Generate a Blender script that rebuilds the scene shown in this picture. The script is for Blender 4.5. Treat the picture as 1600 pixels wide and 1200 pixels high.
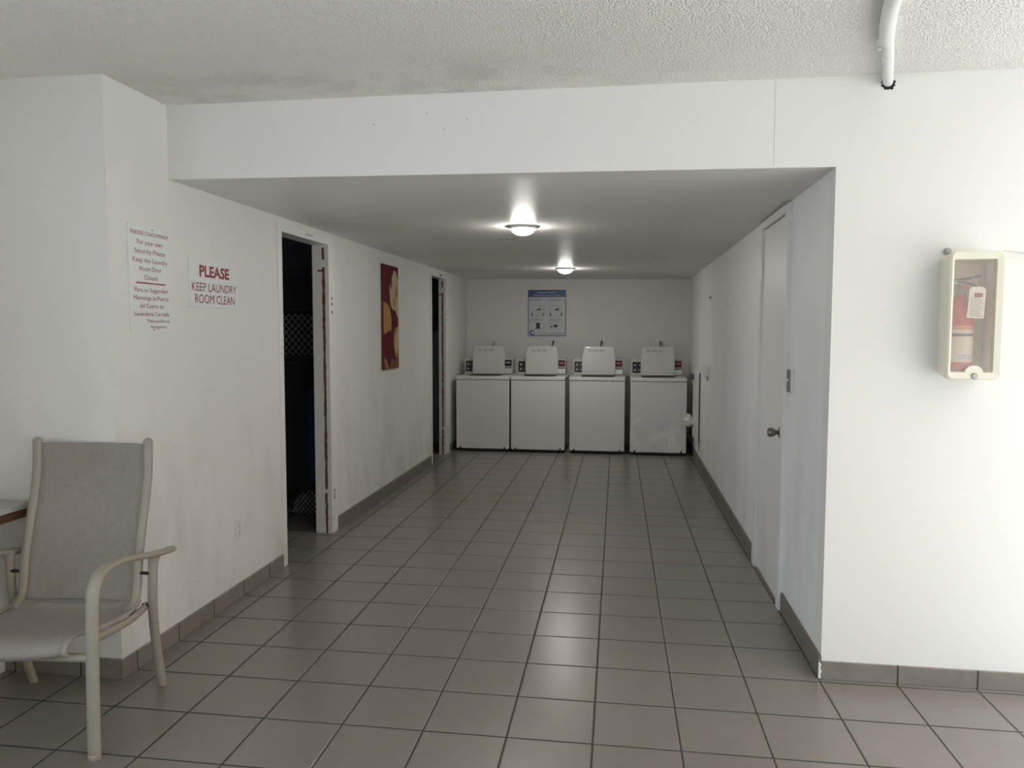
import bpy, bmesh, math, random
from mathutils import Vector, Matrix
sc = bpy.context.scene
for o in list(bpy.data.objects): bpy.data.objects.remove(o)
col = sc.collection
random.seed(7)

# ------------------------------------------------------------------ camera
YAW, PITCH, ROLL, FPX = 0.143721, 0.069514, 0.00183, 1192.95
fw = Vector((-math.sin(YAW)*math.cos(PITCH), math.cos(YAW)*math.cos(PITCH), -math.sin(PITCH)))
rt = Vector((math.cos(YAW), math.sin(YAW), 0)); up = rt.cross(fw)
r2 = rt*math.cos(ROLL)+up*math.sin(ROLL); u2 = -rt*math.sin(ROLL)+up*math.cos(ROLL)
cam = bpy.data.cameras.new('camera'); co = bpy.data.objects.new('camera', cam); col.objects.link(co)
cam.sensor_width = 36; cam.lens = FPX/1600*36; cam.clip_start = 0.05; cam.clip_end = 200
M = Matrix((r2, u2, -fw)).transposed().to_4x4(); M.translation = Vector((2.0827, 0, 1.48))
co.matrix_world = M
sc.camera = co

# ------------------------------------------------------------------ world, sun, exposure
sc.view_settings.view_transform = 'Standard'; sc.view_settings.look = 'None'
sc.view_settings.gamma = 1; sc.view_settings.use_curve_mapping = False
sc.view_settings.exposure = 0.06
w = bpy.data.worlds.new('sky'); sc.world = w; w.use_nodes = True
wn_, wl_ = w.node_tree.nodes, w.node_tree.links
bg = wn_['Background']; bg.inputs[1].default_value = 1.0
tc = wn_.new('ShaderNodeTexCoord'); sx_ = wn_.new('ShaderNodeSeparateXYZ'); wl_.new(tc.outputs['Generated'], sx_.inputs[0])
mr = wn_.new('ShaderNodeMapRange'); mr.interpolation_type = 'SMOOTHSTEP'; mr.inputs[1].default_value = -0.35; mr.inputs[2].default_value = 0.6
wl_.new(sx_.outputs[0], mr.inputs[0])
SKY_SHADE, SKY_BRIGHT = 4.5, 1.5                                     # open blue sky to the left, hazy bright sky on the sunny right
mx = wn_.new('ShaderNodeMix'); mx.data_type = 'RGBA'; wl_.new(mr.outputs[0], mx.inputs[0])
mx.inputs[6].default_value = (0.69*SKY_SHADE, 0.83*SKY_SHADE, 1.0*SKY_SHADE, 1)
mx.inputs[7].default_value = (1.0*SKY_BRIGHT, 0.91*SKY_BRIGHT, 0.78*SKY_BRIGHT, 1)
wl_.new(mx.outputs[2], bg.inputs[0])
zr = wn_.new('ShaderNodeMapRange'); zr.inputs[3].default_value = 0.72; zr.inputs[4].default_value = 2.0      # brighter overhead than at the horizon
wl_.new(sx_.outputs[2], zr.inputs[0]); wl_.new(zr.outputs[0], bg.inputs[1])
sl = bpy.data.lights.new('sun', 'SUN'); sl.energy = 2.3; sl.color = (1.0, 0.90, 0.76); sl.angle = 0.03
so = bpy.data.objects.new('sun', sl); col.objects.link(so)
so.rotation_euler = Vector((0.07, -0.12, 0.98)).to_track_quat('Z', 'Y').to_euler()

# ------------------------------------------------------------------ helpers
def obj(name, bm, mats, parent=None, smooth=False, bevel=0, seg=2):
    me = bpy.data.meshes.new(name)
    bmesh.ops.recalc_face_normals(bm, faces=bm.faces)
    bm.to_mesh(me); bm.free()
    o = bpy.data.objects.new(name, me); col.objects.link(o)
    for m in (mats if isinstance(mats, (list, tuple)) else [mats]): me.materials.append(m)
    if parent: o.parent = parent
    if smooth:
        for p in me.polygons: p.use_smooth = True
    if bevel:
        b = o.modifiers.new('bevel', 'BEVEL'); b.width = bevel; b.segments = seg; b.limit_method = 'ANGLE'; b.angle_limit = 0.7
        for p in me.polygons: p.use_smooth = True
        me.set_sharp_from_angle(angle=0.6)
    elif smooth:
        me.set_sharp_from_angle(angle=0.7)
    return o
def thing(name, label, cat, loc=(0, 0, 0), rot=(0, 0, 0), group=None):
    o = bpy.data.objects.new(name, None); col.objects.link(o); o.empty_display_size = 0.1
    o.location = loc; o.rotation_euler = rot
    return tag(o, label, cat, group)
def tag(o, label, cat, group=None):
    o['label'] = label; o['category'] = cat
    if group: o['group'] = group
    return o
def struct(o, label=None):
    o['kind'] = 'structure'
    if label: o['label'] = label
    return o
def B(): return bmesh.new()
def box(bm, a, b, mi=0):
    x0, y0, z0 = a; x1, y1, z1 = b
    v = [bm.verts.new(p) for p in ((x0,y0,z0),(x1,y0,z0),(x1,y1,z0),(x0,y1,z0),(x0,y0,z1),(x1,y0,z1),(x1,y1,z1),(x0,y1,z1))]
    for f in ((0,3,2,1),(4,5,6,7),(0,1,5,4),(1,2,6,5),(2,3,7,6),(3,0,4,7)):
        bm.faces.new([v[i] for i in f]).material_index = mi
    return bm
def hexa(bm, v8, mi=0):
    v = [bm.verts.new(p) for p in v8]
    for f in ((0,3,2,1),(4,5,6,7),(0,1,5,4),(1,2,6,5),(2,3,7,6),(3,0,4,7)):
        bm.faces.new([v[i] for i in f]).material_index = mi
    return bm
def prism(bm, pts, fn, d, mi=0):
    """outline pts (u,v) mapped by fn(u,v,w); extruded from w=0 to w=d"""
    n = len(pts)
    a = [bm.verts.new(fn(u, v, 0)) for u, v in pts]; b = [bm.verts.new(fn(u, v, d)) for u, v in pts]
    bm.faces.new(a).material_index = mi; bm.faces.new(b[::-1]).material_index = mi
    for i in range(n):
        bm.faces.new((a[i], a[(i+1) % n], b[(i+1) % n], b[i])).material_index = mi
    return bm
def flat(bm, pts, fn, mi=0):
    bm.faces.new([bm.verts.new(fn(u, v)) for u, v in pts]).material_index = mi
def smoothpath(pts, n=6):
    P = [Vector(p) for p in pts]; out = []
    for i in range(len(P)-1):
        p0 = P[max(i-1, 0)]; p1 = P[i]; p2 = P[i+1]; p3 = P[min(i+2, len(P)-1)]
        for k in range(n):
            t = k/n
            out.append(0.5*((2*p1)+(p2-p0)*t+(2*p0-5*p1+4*p2-p3)*t*t+(3*p1-p0-3*p2+p3)*t**3))
    out.append(P[-1]); return out
def sweep(bm, path, ra, rb=None, side=None, seg=12, cap=True, mi=0, taper=None):
    """tube along path; ra along the side vector, rb across it"""
    rb = rb or ra; rings = []; n = len(path); prev = side
    for i, p in enumerate(path):
        t = (path[min(i+1, n-1)]-path[max(i-1, 0)]).normalized()
        if side is not None: s = (side-t*side.dot(t)).normalized()
        else:
            if prev is None:
                prev = Vector((0, 0, 1)) if abs(t.z) < .9 else Vector((1, 0, 0))
            s = (prev-t*prev.dot(t)).normalized(); prev = s
        q = t.cross(s); k = taper(i/(n-1)) if taper else 1
        rings.append([bm.verts.new(p+s*(ra*k*math.cos(a))+q*(rb*k*math.sin(a))) for a in [2*math.pi*j/seg for j in range(seg)]])
    for i in range(n-1):
        for j in range(seg):
            bm.faces.new((rings[i][j], rings[i][(j+1) % seg], rings[i+1][(j+1) % seg], rings[i+1][j])).material_index = mi
    if cap:
        bm.faces.new(rings[0][::-1]).material_index = mi; bm.faces.new(rings[-1]).material_index = mi
    return bm
def lathe(bm, prof, ctr=(0, 0, 0), axis='Z', seg=32, mi=0):
    c = Vector(ctr); rings = []
    def P(r, h, a):
        x, y = r*math.cos(a), r*math.sin(a)
        return c+Vector({'Z': (x, y, h), 'Y': (x, h, y), 'X': (h, x, y)}[axis])
    for r, h in prof:
        if r < 1e-6: rings.append([bm.verts.new(P(0, h, 0))])
        else: rings.append([bm.verts.new(P(r, h, 2*math.pi*j/seg)) for j in range(seg)])
    for i in range(len(prof)-1):
        a, b = rings[i], rings[i+1]
        for j in range(seg):
            k = (j+1) % seg
            f = [a[0], b[j], b[k]] if len(a) == 1 else ([a[j], b[0], a[k]] if len(b) == 1 else [a[j], b[j], b[k], a[k]])
            if len(set(f)) > 2: bm.faces.new(f).material_index = mi
    return bm
def rrect(x0, z0, x1, z1, r, n=5, corners=(1, 1, 1, 1)):
    pts = []
    for k, (cx, cz, a0) in enumerate(((x0, z0, 180), (x1, z0, 270), (x1, z1, 0), (x0, z1, 90))):
        rr = r*corners[k]
        ax = cx+(rr if cx == x0 else -rr); az = cz+(rr if cz == z0 else -rr)
        if rr == 0: pts.append((cx, cz)); continue
        for i in range(n+1):
            a = math.radians(a0+90*i/n); pts.append((ax+rr*math.cos(a), az+rr*math.sin(a)))
    return pts
def text_into(bm, s, u0, u1, v0, cap, fn, bold=0.0, mi=0):
    """set one line of lettering between u0 and u1 with its base line at v0 and capitals cap high"""
    cu = bpy.data.curves.new('t', 'FONT'); cu.body = s; cu.offset = bold; cu.resolution_u = 3
    ob = bpy.data.objects.new('t', cu); col.objects.link(ob)
    dg = bpy.context.evaluated_depsgraph_get(); dg.update()
    me = bpy.data.meshes.new_from_object(ob.evaluated_get(dg))
    bpy.data.objects.remove(ob); bpy.data.curves.remove(cu)
    xs = [v.co.x for v in me.vertices]; x0, x1 = min(xs), max(xs)
    capn = 0.729
    vv = [bm.verts.new(fn(u0+(v.co.x-x0)/(x1-x0)*(u1-u0), v0+v.co.y/capn*cap)) for v in me.vertices]
    for p in me.polygons:
        try: bm.faces.new([vv[i] for i in p.vertices]).material_index = mi
        except ValueError: pass
    bpy.data.meshes.remove(me)
def copy_tree(o, parent=None):
    c = o.copy(); col.objects.link(c); c.parent = parent
    for ch in list(o.children): copy_tree(ch, c)
    return c

# ------------------------------------------------------------------ materials
class NT:
    def __init__(s, name):
        s.m = bpy.data.materials.new(name); s.m.use_nodes = True; s.t = s.m.node_tree
        s.b = s.t.nodes['Principled BSDF']; s.n = s.t.nodes; s.l = s.t.links
    def node(s, t, **k):
        n = s.n.new(t)
        for a, v in k.items(): setattr(n, a, v)
        return n
    def val(s, sock, v):
        if hasattr(v, 'is_output') or isinstance(v, bpy.types.NodeSocket): s.l.new(v, sock)
        else: sock.default_value = v
    def math(s, op, a, b=0.0, c=0.0):
        n = s.node('ShaderNodeMath', operation=op)
        for i, v in enumerate((a, b, c)): s.val(n.inputs[i], v)
        return n.outputs[0]
    def noise(s, scale, detail=4, rough=.55, vec=None, dist=0):
        n = s.node('ShaderNodeTexNoise'); n.inputs['Scale'].default_value = scale; n.inputs['Detail'].default_value = detail
        n.inputs['Roughness'].default_value = rough; n.inputs['Distortion'].default_value = dist
        s.l.new(vec if vec else s.pos(), n.inputs['Vector']); return n.outputs['Fac']
    def pos(s):
        if not hasattr(s, '_p'): s._p = s.node('ShaderNodeTexCoord').outputs['Object']
        return s._p
    def xyz(s):
        n = s.node('ShaderNodeSeparateXYZ'); s.l.new(s.pos(), n.inputs[0]); return n.outputs
    def ramp(s, f, a, b):
        n = s.node('ShaderNodeMapRange', interpolation_type='SMOOTHSTEP'); s.val(n.inputs[0], f); n.inputs[1].default_value = a; n.inputs[2].default_value = b
        return n.outputs[0]
    def mix(s, f, a, b):
        n = s.node('ShaderNodeMix', data_type='RGBA'); s.val(n.inputs[0], f)
        for i, v in ((6, a), (7, b)):
            if isinstance(v, bpy.types.NodeSocket): s.l.new(v, n.inputs[i])
            else: n.inputs[i].default_value = (*v, 1)
        return n.outputs[2]
    def bump(s, h, strength=.3, dist=.01, prev=None):
        n = s.node('ShaderNodeBump'); n.inputs['Strength'].default_value = strength; n.inputs['Distance'].default_value = dist
        s.val(n.inputs['Height'], h)
        if prev: s.l.new(prev, n.inputs['Normal'])
        s.l.new(n.outputs[0], s.b.inputs['Normal']); return n.outputs[0]
    def base(s, c):
        if isinstance(c, bpy.types.NodeSocket): s.l.new(c, s.b.inputs['Base Color'])
        else: s.b.inputs['Base Color'].default_value = (*c, 1)
def mat(name, c, rough=.5, metal=0.0, var=0.06, scale=30, spec=.5, bump=0.0, coat=0):
    k = NT(name); c2 = tuple(x*(1-var) for x in c)
    n = k.noise(scale); k.base(k.mix(n, c2, tuple(min(1, x*(1+var*.6)) for x in c)))
    k.b.inputs['Roughness'].default_value = rough; k.b.inputs['Metallic'].default_value = metal
    k.b.inputs['Specular IOR Level'].default_value = spec; k.b.inputs['Coat Weight'].default_value = coat
    if bump: k.bump(k.noise(scale*6), bump, .002)
    return k.m

def wall_paint(name, c=(.80, .79, .76), dirt=0.0, rough=.55):
    k = NT(name); x = k.xyz()
    big = k.noise(1.3, 3); fine = k.noise(60, 3)
    colr = k.mix(big, tuple(v*.955 for v in c), c)
    if dirt:                                    # scuffs and grime, worn on near the foot of the wall
        mp = k.node('ShaderNodeMapping'); k.l.new(k.pos(), mp.inputs[0]); mp.inputs['Scale'].default_value = (2.2, 2.2, .8)
        smear = k.noise(1.6, 6, .6, mp.outputs[0], .6)
        low = k.ramp(x[2], 1.5, 0.05)
        d = k.math('MULTIPLY', k.ramp(smear, .42, .72), k.math('MULTIPLY_ADD', low, dirt*.55, dirt*.12))
        colr = k.mix(d, colr, (.30, .28, .25))
        sp = k.ramp(k.noise(24, 2), .73, .78); lo2 = k.ramp(x[2], .6, .05)
        colr = k.mix(k.math('MULTIPLY', sp, k.math('MULTIPLY', lo2, .5)), colr, (.12, .10, .09))
    k.base(colr); k.b.inputs['Roughness'].default_value = rough
    k.bump(k.math('ADD', k.noise(9, 4), k.math('MULTIPLY', fine, .25)), .12, .006)
    return k.m

M_wall = wall_paint('white_wall_paint')
M_wallc = wall_paint('corridor_wall_paint', (.78, .77, .74), .42)
M_right = wall_paint('right_wall_paint', (.85, .85, .84), .3)
M_back = wall_paint('back_wall_paint', (.76, .74, .71), .3)
M_trim = wall_paint('trim_paint', (.80, .79, .76), .35, .4)

k = NT('popcorn_ceiling')
n1 = k.noise(75, 4, .6); n2 = k.noise(200, 2)
x = k.xyz()
v = k.node('ShaderNodeTexVoronoi'); v.inputs['Scale'].default_value = 130; k.l.new(k.pos(), v.inputs['Vector'])
stain = k.math('MULTIPLY', k.ramp(k.noise(3.2, 5, .6), .38, .68), k.ramp(k.math('ADD', x[1], k.math('MULTIPLY', k.noise(2.0), .35)), 2.85, 3.5))
stain = k.math('MULTIPLY', stain, k.ramp(x[0], 2.6, 1.6))
colr = k.mix(n1, (.78, .76, .72), (.90, .88, .84))
colr = k.mix(k.math('MULTIPLY', stain, .42), colr, (.36, .33, .28))
spots = k.math('MULTIPLY', k.ramp(k.noise(48, 2), .70, .76), .35)
k.base(k.mix(spots, colr, (.40, .37, .33))); k.b.inputs['Roughness'].default_value = .95
k.bump(k.math('ADD', n1, k.math('MULTIPLY', v.outputs['Distance'], .6)), .8, .010)
M_pop = k.m

k = NT('gloss_ceiling_paint'); x = k.xyz()
def inbox(k, x, x0, x1, y0, y1, f=.02):
    a = k.math('MULTIPLY', k.ramp(x[0], x0-f, x0+f), k.ramp(x[0], x1+f, x1-f))
    return k.math('MULTIPLY', a, k.math('MULTIPLY', k.ramp(x[1], y0-f, y0+f), k.ramp(x[1], y1+f, y1-f)))
wob = k.math('MULTIPLY_ADD', k.noise(4), .1, -.05)
xx = (k.math('ADD', x[0], wob), k.math('ADD', x[1], wob), x[2])
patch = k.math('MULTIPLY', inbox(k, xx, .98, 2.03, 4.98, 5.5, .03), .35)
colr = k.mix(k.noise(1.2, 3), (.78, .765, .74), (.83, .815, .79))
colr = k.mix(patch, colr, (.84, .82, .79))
scr = k.math('MULTIPLY', inbox(k, xx, 1.14, 1.28, 5.70, 5.76, .02), k.ramp(k.noise(45), .45, .6))
k.base(k.mix(scr, colr, (.22, .20, .18))); k.b.inputs['Roughness'].default_value = .42; k.b.inputs['Specular IOR Level'].default_value = .12
k.bump(k.noise(5, 4), .06, .01)
M_cceil = k.m

GX, GY, PX, PY, SK = 0.116, 2.344, 0.3127, 0.3158, 0.0068
def tile_mat(name, mode):
    """ceramic tile: mode 'xy' floor, 'x' or 'y' for skirting with upright joints only"""
    k = NT(name); x = k.xyz()
    sx = k.math('MULTIPLY_ADD', k.math('SUBTRACT', x[1], 2.66), SK, x[0]) if mode == 'xy' else x[0]
    wv = k.math('MULTIPLY_ADD', k.noise(14, 3), .0024, -.0012)
    def axis(c, o, p):
        t = k.math('DIVIDE', k.math('SUBTRACT', k.math('ADD', c, wv), o), p)
        return k.math('MULTIPLY', k.math('ABSOLUTE', k.math('SUBTRACT', k.math('FRACT', t), .5)), p), k.math('FLOOR', t), p
    parts = []; cells = []
    if 'x' in mode: d, c, p = axis(sx, GX, PX); parts.append(k.math('SUBTRACT', p/2, d)); cells.append(c)
    if 'y' in mode: d, c, p = axis(x[1], GY, PY); parts.append(k.math('SUBTRACT', p/2, d)); cells.append(c)
    dist = k.math('MINIMUM', parts[0], parts[1]) if len(parts) == 2 else parts[0]
    gro = k.ramp(dist, .0040, .0026)
    edge = k.ramp(dist, .0075, .0030)
    cid = k.node('ShaderNodeCombineXYZ')
    for i, c in enumerate(cells): k.l.new(c, cid.inputs[i])
    wn = k.node('ShaderNodeTexWhiteNoise'); k.l.new(cid.outputs[0], wn.inputs['Vector'])
    grain = k.noise(22, 6, .65); cloud = k.noise(2.2, 4)
    c = k.mix(grain, (.195, .178, .158), (.255, .235, .210))
    c = k.mix(k.math('MULTIPLY', wn.outputs['Value'], .22), c, (.185, .165, .145))
    c = k.mix(k.math('MULTIPLY', k.ramp(cloud, .45, .75), .25), c, (.15, .135, .118))
    if mode == 'xy':
        pass
    else:
        c = k.mix(k.math('MULTIPLY', k.ramp(k.noise(7, 5), .5, .7), .3), c, (.13, .115, .10))
    k.base(k.mix(gro, c, (.040, .037, .034)))
    r = .28
    n = k.node('ShaderNodeMix'); k.val(n.inputs[0], gro); k.val(n.inputs[2], r); n.inputs[3].default_value = .85
    k.l.new(n.outputs[0], k.b.inputs['Roughness'])
    k.bump(k.math('ADD', k.math('MULTIPLY', edge, -1), k.math('MULTIPLY', grain, .04)), .5, .003)
    return k.m
M_floor = tile_mat('ceramic_floor_tile', 'xy')
M_basex = tile_mat('skirting_tile_along_x', 'x')
M_basey = tile_mat('skirting_tile_along_y', 'y')
k = NT('grimy_skirting'); x = k.xyz()
c = k.mix(k.noise(6, 5), (.14, .125, .108), (.22, .20, .175))
k.base(c); k.b.inputs['Roughness'].default_value = .55; k.bump(k.noise(20), .2, .004); M_based = k.m

M_enamel = mat('white_enamel', (.72, .705, .69), .26, 0, .02, 5, .5, 0, .2)
k = NT('scuffed_enamel'); x = k.xyz()
sm = k.math('MULTIPLY', k.ramp(k.noise(3.2, 4, .6, None, 1.0), .40, .66), k.ramp(x[2], .75, .2))
c = k.mix(k.math('MULTIPLY', sm, 1.0), (.69, .675, .66), (.86, .83, .79))
rub = k.math('MULTIPLY', k.math('MULTIPLY', k.ramp(k.noise(9, 5), .54, .7), k.ramp(x[2], .22, .03)), k.ramp(x[0], .42, .64))
k.base(k.mix(k.math('MULTIPLY', rub, .7), c, (.25, .23, .21))); k.b.inputs['Roughness'].default_value = .38; M_scuff = k.m
M_lid = mat('lid_enamel', (.60, .60, .58), .22, 0, .02, 5, .5, 0, .3)
M_console = mat('console_plastic', (.52, .51, .50), .4, 0, .03)
M_black = mat('black_plastic', (.02, .02, .022), .35, 0, .2)
M_dark = mat('dark_recess', (.035, .033, .03), .8, 0, .2)
M_grey = mat('grey_plastic', (.42, .41, .40), .5)
M_knob = mat('pale_knob', (.60, .60, .60), .3)
M_disp = mat('dark_red_display', (.085, .018, .022), .2, 0, .1)
M_dispd = mat('dark_display', (.03, .026, .03), .2, 0, .1)
M_pink = mat('display_digits', (.42, .13, .16), .3)
M_coin = mat('coin_box_metal', (.64, .62, .60), .35, .3, .05)
M_vent = mat('lid_vent_shade', (.33, .325, .315), .6, 0, .1)
M_sign = mat('sign_acrylic', (.745, .765, .755), .45, 0, .015, 8)
M_red = mat('red_print', (.27, .012, .028), .45, 0, .06)
M_screw = mat('screw_steel', (.30, .29, .27), .35, .8, .1)
M_bare = mat('bare_red_wood', (.16, .062, .042), .8, 0, .35, 40)
M_plastic = mat('white_plastic', (.74, .73, .70), .4, 0, .03)
M_slot = mat('outlet_slot', (.10, .09, .08), .7)
M_blue = mat('blue_print', (.045, .085, .21), .4, 0, .05)
M_paper = mat('notice_paper', (.62, .64, .67), .4, 0, .03)
M_ink = mat('grey_ink', (.30, .31, .33), .6)
M_ink2 = mat('dark_ink', (.06, .06, .065), .6)
M_pale = mat('pale_print', (.55, .60, .70), .5)
M_maroon = mat('maroon_paint', (.12, .008, .018), .7, 0, .3, 12, .12)
M_cream = mat('cream_petal_paint', (.56, .45, .27), .7, 0, .25, 14, .12)
M_amber = mat('amber_petal_paint', (.48, .25, .07), .7, 0, .25, 14, .12)
M_brown = mat('brown_petal_paint', (.20, .09, .04), .7, 0, .3, 14, .12)
M_edge = mat('canvas_edge', (.15, .035, .03), .8, 0, .3, 12, .1)
M_frame = mat('beige_powder_coat', (.34, .31, .255), .42, 0, .10, 9, .5, .05)
k = NT('woven_sling'); x = k.xyz()
mp = k.node('ShaderNodeMapping'); k.l.new(k.pos(), mp.inputs[0]); mp.inputs['Scale'].default_value = (420, 14, 14)
mp2 = k.node('ShaderNodeMapping'); k.l.new(k.pos(), mp2.inputs[0]); mp2.inputs['Scale'].default_value = (14, 420, 420)
st = k.math('MULTIPLY', k.math('ADD', k.noise(1, 2, .5, mp.outputs[0]), k.noise(1, 2, .5, mp2.outputs[0])), .5)
c = k.mix(k.ramp(st, .34, .66), (.275, .252, .222), (.345, .320, .286))
c = k.mix(k.math('MULTIPLY', k.ramp(k.noise(3, 4), .45, .75), .2), c, (.22, .19, .155))
k.base(c); k.b.inputs['Roughness'].default_value = .8; k.bump(st, .2, .001); M_sling = k.m
M_rust = mat('rusty_bolt', (.045, .035, .032), .7, .4, .3)
M_ledge = mat('ledge_top_laminate', (.46, .47, .45), .45, 0, .06)
M_wood = mat('brown_ledge_wood', (.12, .055, .03), .5, 0, .3, 18)
M_console2 = mat('crack_shadow_paint', (.60, .59, .57), .8)
M_pipe = mat('painted_pipe', (.80, .80, .78), .4, 0, .03)
M_hole = mat('hole_dark', (.012, .011, .012), .9)
M_knobm = mat('aged_pewter', (.22, .20, .17), .38, .85, .15)
M_cab = mat('cream_cabinet_plastic', (.78, .74, .61), .4, 0, .025, 6)
M_cabin = mat('cabinet_lining', (.78, .68, .56), .6)
M_ext = mat('extinguisher_red', (.50, .016, .035), .3, 0, .03, 6, .5, 0, .3)
M_lab = mat('extinguisher_label', (.70, .62, .58), .5, 0, .12, 60)
M_steel = mat('valve_metal', (.34, .33, .31), .35, .9)
M_tagp = mat('tag_paper', (.80, .79, .75), .7, 0, .02)
M_tagi = mat('tag_print', (.42, .42, .39), .8)
M_ibl = mat('icon_blue', (.25, .42, .55), .6)
M_mesh = mat('galvanised_mesh', (.62, .63, .66), .5, .2)
M_cage = mat('dark_cage_steel', (.09, .094, .11), .5, .3)
M_bluebin = mat('blue_panel', (.06, .085, .24), .5)
M_room = mat('unlit_room_paint', (.42, .44, .50), .8, 0, .1)
M_greyc = mat('blue_grey_cabinet', (.50, .56, .64), .45)
M_hose = mat('black_rubber', (.018, .018, .018), .55)
M_conc = mat('sunlit_concrete', (.58, .56, .52), .9, 0, .1, 3)
M_blocker = wall_paint('light_blocker_paint', (.55, .56, .58))
k = NT('lamp_glow'); k.base((1, 1, 1)); k.b.inputs['Emission Color'].default_value = (1.0, .965, .91, 1); k.b.inputs['Emission Strength'].default_value = 148; M_lamp = k.m
k = NT('clear_window'); k.n.remove(k.b)
tr = k.node('ShaderNodeBsdfTransparent'); tr.inputs[0].default_value = (.95, .93, .90, 1)
gl = k.node('ShaderNodeBsdfGlossy'); gl.inputs['Roughness'].default_value = .12
df = k.node('ShaderNodeBsdfDiffuse'); df.inputs[0].default_value = (.85, .80, .74, 1)  # pale haze mixed into the pane to lighten the cabinet interior
m1 = k.node('ShaderNodeMixShader'); m1.inputs[0].default_value = .10; k.l.new(tr.outputs[0], m1.inputs[1]); k.l.new(df.outputs[0], m1.inputs[2])
m2 = k.node('ShaderNodeMixShader'); m2.inputs[0].default_value = .06; k.l.new(m1.outputs[0], m2.inputs[1]); k.l.new(gl.outputs[0], m2.inputs[2])
k.l.new(m2.outputs[0], k.n['Material Output'].inputs['Surface']); M_pane = k.m

# ------------------------------------------------------------------ the setting
D0, DL, DB, XL, XR, HC = 3.33, 2.89, 10.19, -0.01, 2.937, 2.512
struct(obj('floor', box(B(), (-2.7, -3.0, -.1), (3.95, 11.6, 0)), M_floor))
struct(obj('ground', box(B(), (-30, -30, -.25), (40, 30, -.11)), M_conc))
struct(obj('ceiling', box(B(), (-1.9, -3.0, HC), (3.95, D0+.1, HC+.2)), M_pop))  # left overhang, out of view, extended to shade the ground outside
cz = lambda X: 2.176-(X+.01)/2.947*.025
bm = B(); hexa(bm, [(XL-.1, D0+.1, cz(XL-.1)), (XR+.1, D0+.1, cz(XR+.1)), (XR+.1, DB+.1, cz(XR+.1)), (XL-.1, DB+.1, cz(XL-.1)),
                    (XL-.1, D0+.1, 2.4), (XR+.1, D0+.1, 2.4), (XR+.1, DB+.1, 2.4), (XL-.1, DB+.1, 2.4)])
struct(obj('ceiling_corridor', bm, M_cceil))
bm = B(); prism(bm, [(XL, cz(XL)), (XR, cz(XR)), (XR, 0), (3.95, 0), (3.95, HC), (XL, HC)], lambda u, v, w_: (u, D0+w_, v), .1)
wf = struct(obj('wall_front', bm, M_wall))
bm = B(); box(bm, (2.690, D0-.0008, 2.16), (2.6925, D0+.01, 2.50))
obj('hairline_crack', bm, M_console2, wf)
bm = B()
for (px_, pz) in ((1.40, 2.40), (1.22, 2.43), (1.30, 2.36), (.98, 2.39)): lathe(bm, [(.0, -.001), (.0024, -.001), (.0024, .004)], (px_, D0, pz), 'Y', 10)
obj('screw_hole', bm, M_slot, wf)
# left wall with two doorways
bm = B()
for a, b, z0, z1 in ((DL, 4.44, 0, HC), (4.44, 5.36, 2.14, HC), (5.36, 8.18, 0, HC), (8.18, 9.07, 2.13, HC), (9.07, DB+.1, 0, HC)):
    box(bm, (XL-.11, a, z0), (XL, b, z1))
struct(obj('wall_left', bm, M_wallc))
struct(obj('wall_pillar', box(B(), (-.72, DL, 0), (XL-.11, DL+.12, HC)), M_wallc))
bm = B()
for a, b, z0, z1 in ((D0+.1, 4.125, 0, 2.3), (4.125, 5.03, 2.138, 2.3), (5.03, DB+.1, 0, 2.3)): box(bm, (XR, a, z0), (XR+.1, b, z1))
struct(obj('wall_right', bm, M_right))
struct(obj('wall_back', box(B(), (XL-.1, DB, 0), (XR+.1, DB+.1, 2.3)), M_back))
# half wall at left; unseen upper stretch, beam and openings shaped for the light
bm = B(); box(bm, (-.72, .9, 0), (-.56, DL, .71)); box(bm, (-.72, -3.0, 2.40), (-.56, DL, HC)); box(bm, (-.72, 1.45, .71), (-.56, DL, 2.40)); box(bm, (-.72, -3.0, 0), (-.56, -2.7, 2.40))
struct(obj('wall_parapet', bm, M_wall))
struct(obj('rear_light_blocker', box(B(), (-.75, -3.1, 0), (3.95, -3.0, HC)), M_blocker))  # unseen wall added behind the camera to hold back light
# dark rooms behind the doorways
bm = B(); box(bm, (-2.7, 3.02, 0), (-2.6, 11.4, 2.5)); box(bm, (-2.7, 3.0, 0), (-.72, 3.1, 2.5)); box(bm, (-2.6, 7.75, 0), (-.121, 7.85, 2.5)); box(bm, (-2.7, 11.3, 0), (-.02, 11.4, 2.5)); box(bm, (-.121, 10.3, 0), (-.02, 11.3, 2.5))
struct(obj('wall_storage', bm, M_room))
struct(obj('ceiling_storage', box(B(), (-2.7, 3.0, 2.515), (-.02, 11.4, 2.6)), M_room))
# skirting tiles
def base(name, a, b, m): return struct(obj(name, box(B(), a, b), m, bevel=.002))
base('baseboard_left', (XL, DL-.012, 0), (.002, 4.438, .083), M_basey)
base('baseboard_pillar', (-.56, DL-.012, 0), (XL, DL, .085), M_basex)
base('baseboard_middle', (XL, 5.362, 0), (.004, 8.175, .098), M_based)
base('baseboard_end', (XL, 9.075, 0), (.002, DB, .09), M_based)
base('baseboard_right', (XR-.012, D0-.01, 0), (XR, 4.122, .1), M_based)
base('baseboard_far', (XR-.012, 5.035, 0), (XR, DB, .095), M_based)
base('baseboard_front', (XR-.010, D0-.012, 0), (3.95, D0, .077), M_basex)
bm = B()
pts = [(0, 0), (.012, .008), (.008, .02), (.013, .034), (.007, .05), (.011, .062), (.004, .074), (0, .078)]
prism(bm, [(XR-.012+u, v+.001) for u, v in pts], lambda u, v, w_: (u, D0-.0135+w_, v), .002)
struct(obj('trim_chipped_corner', bm, M_trim))

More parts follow.
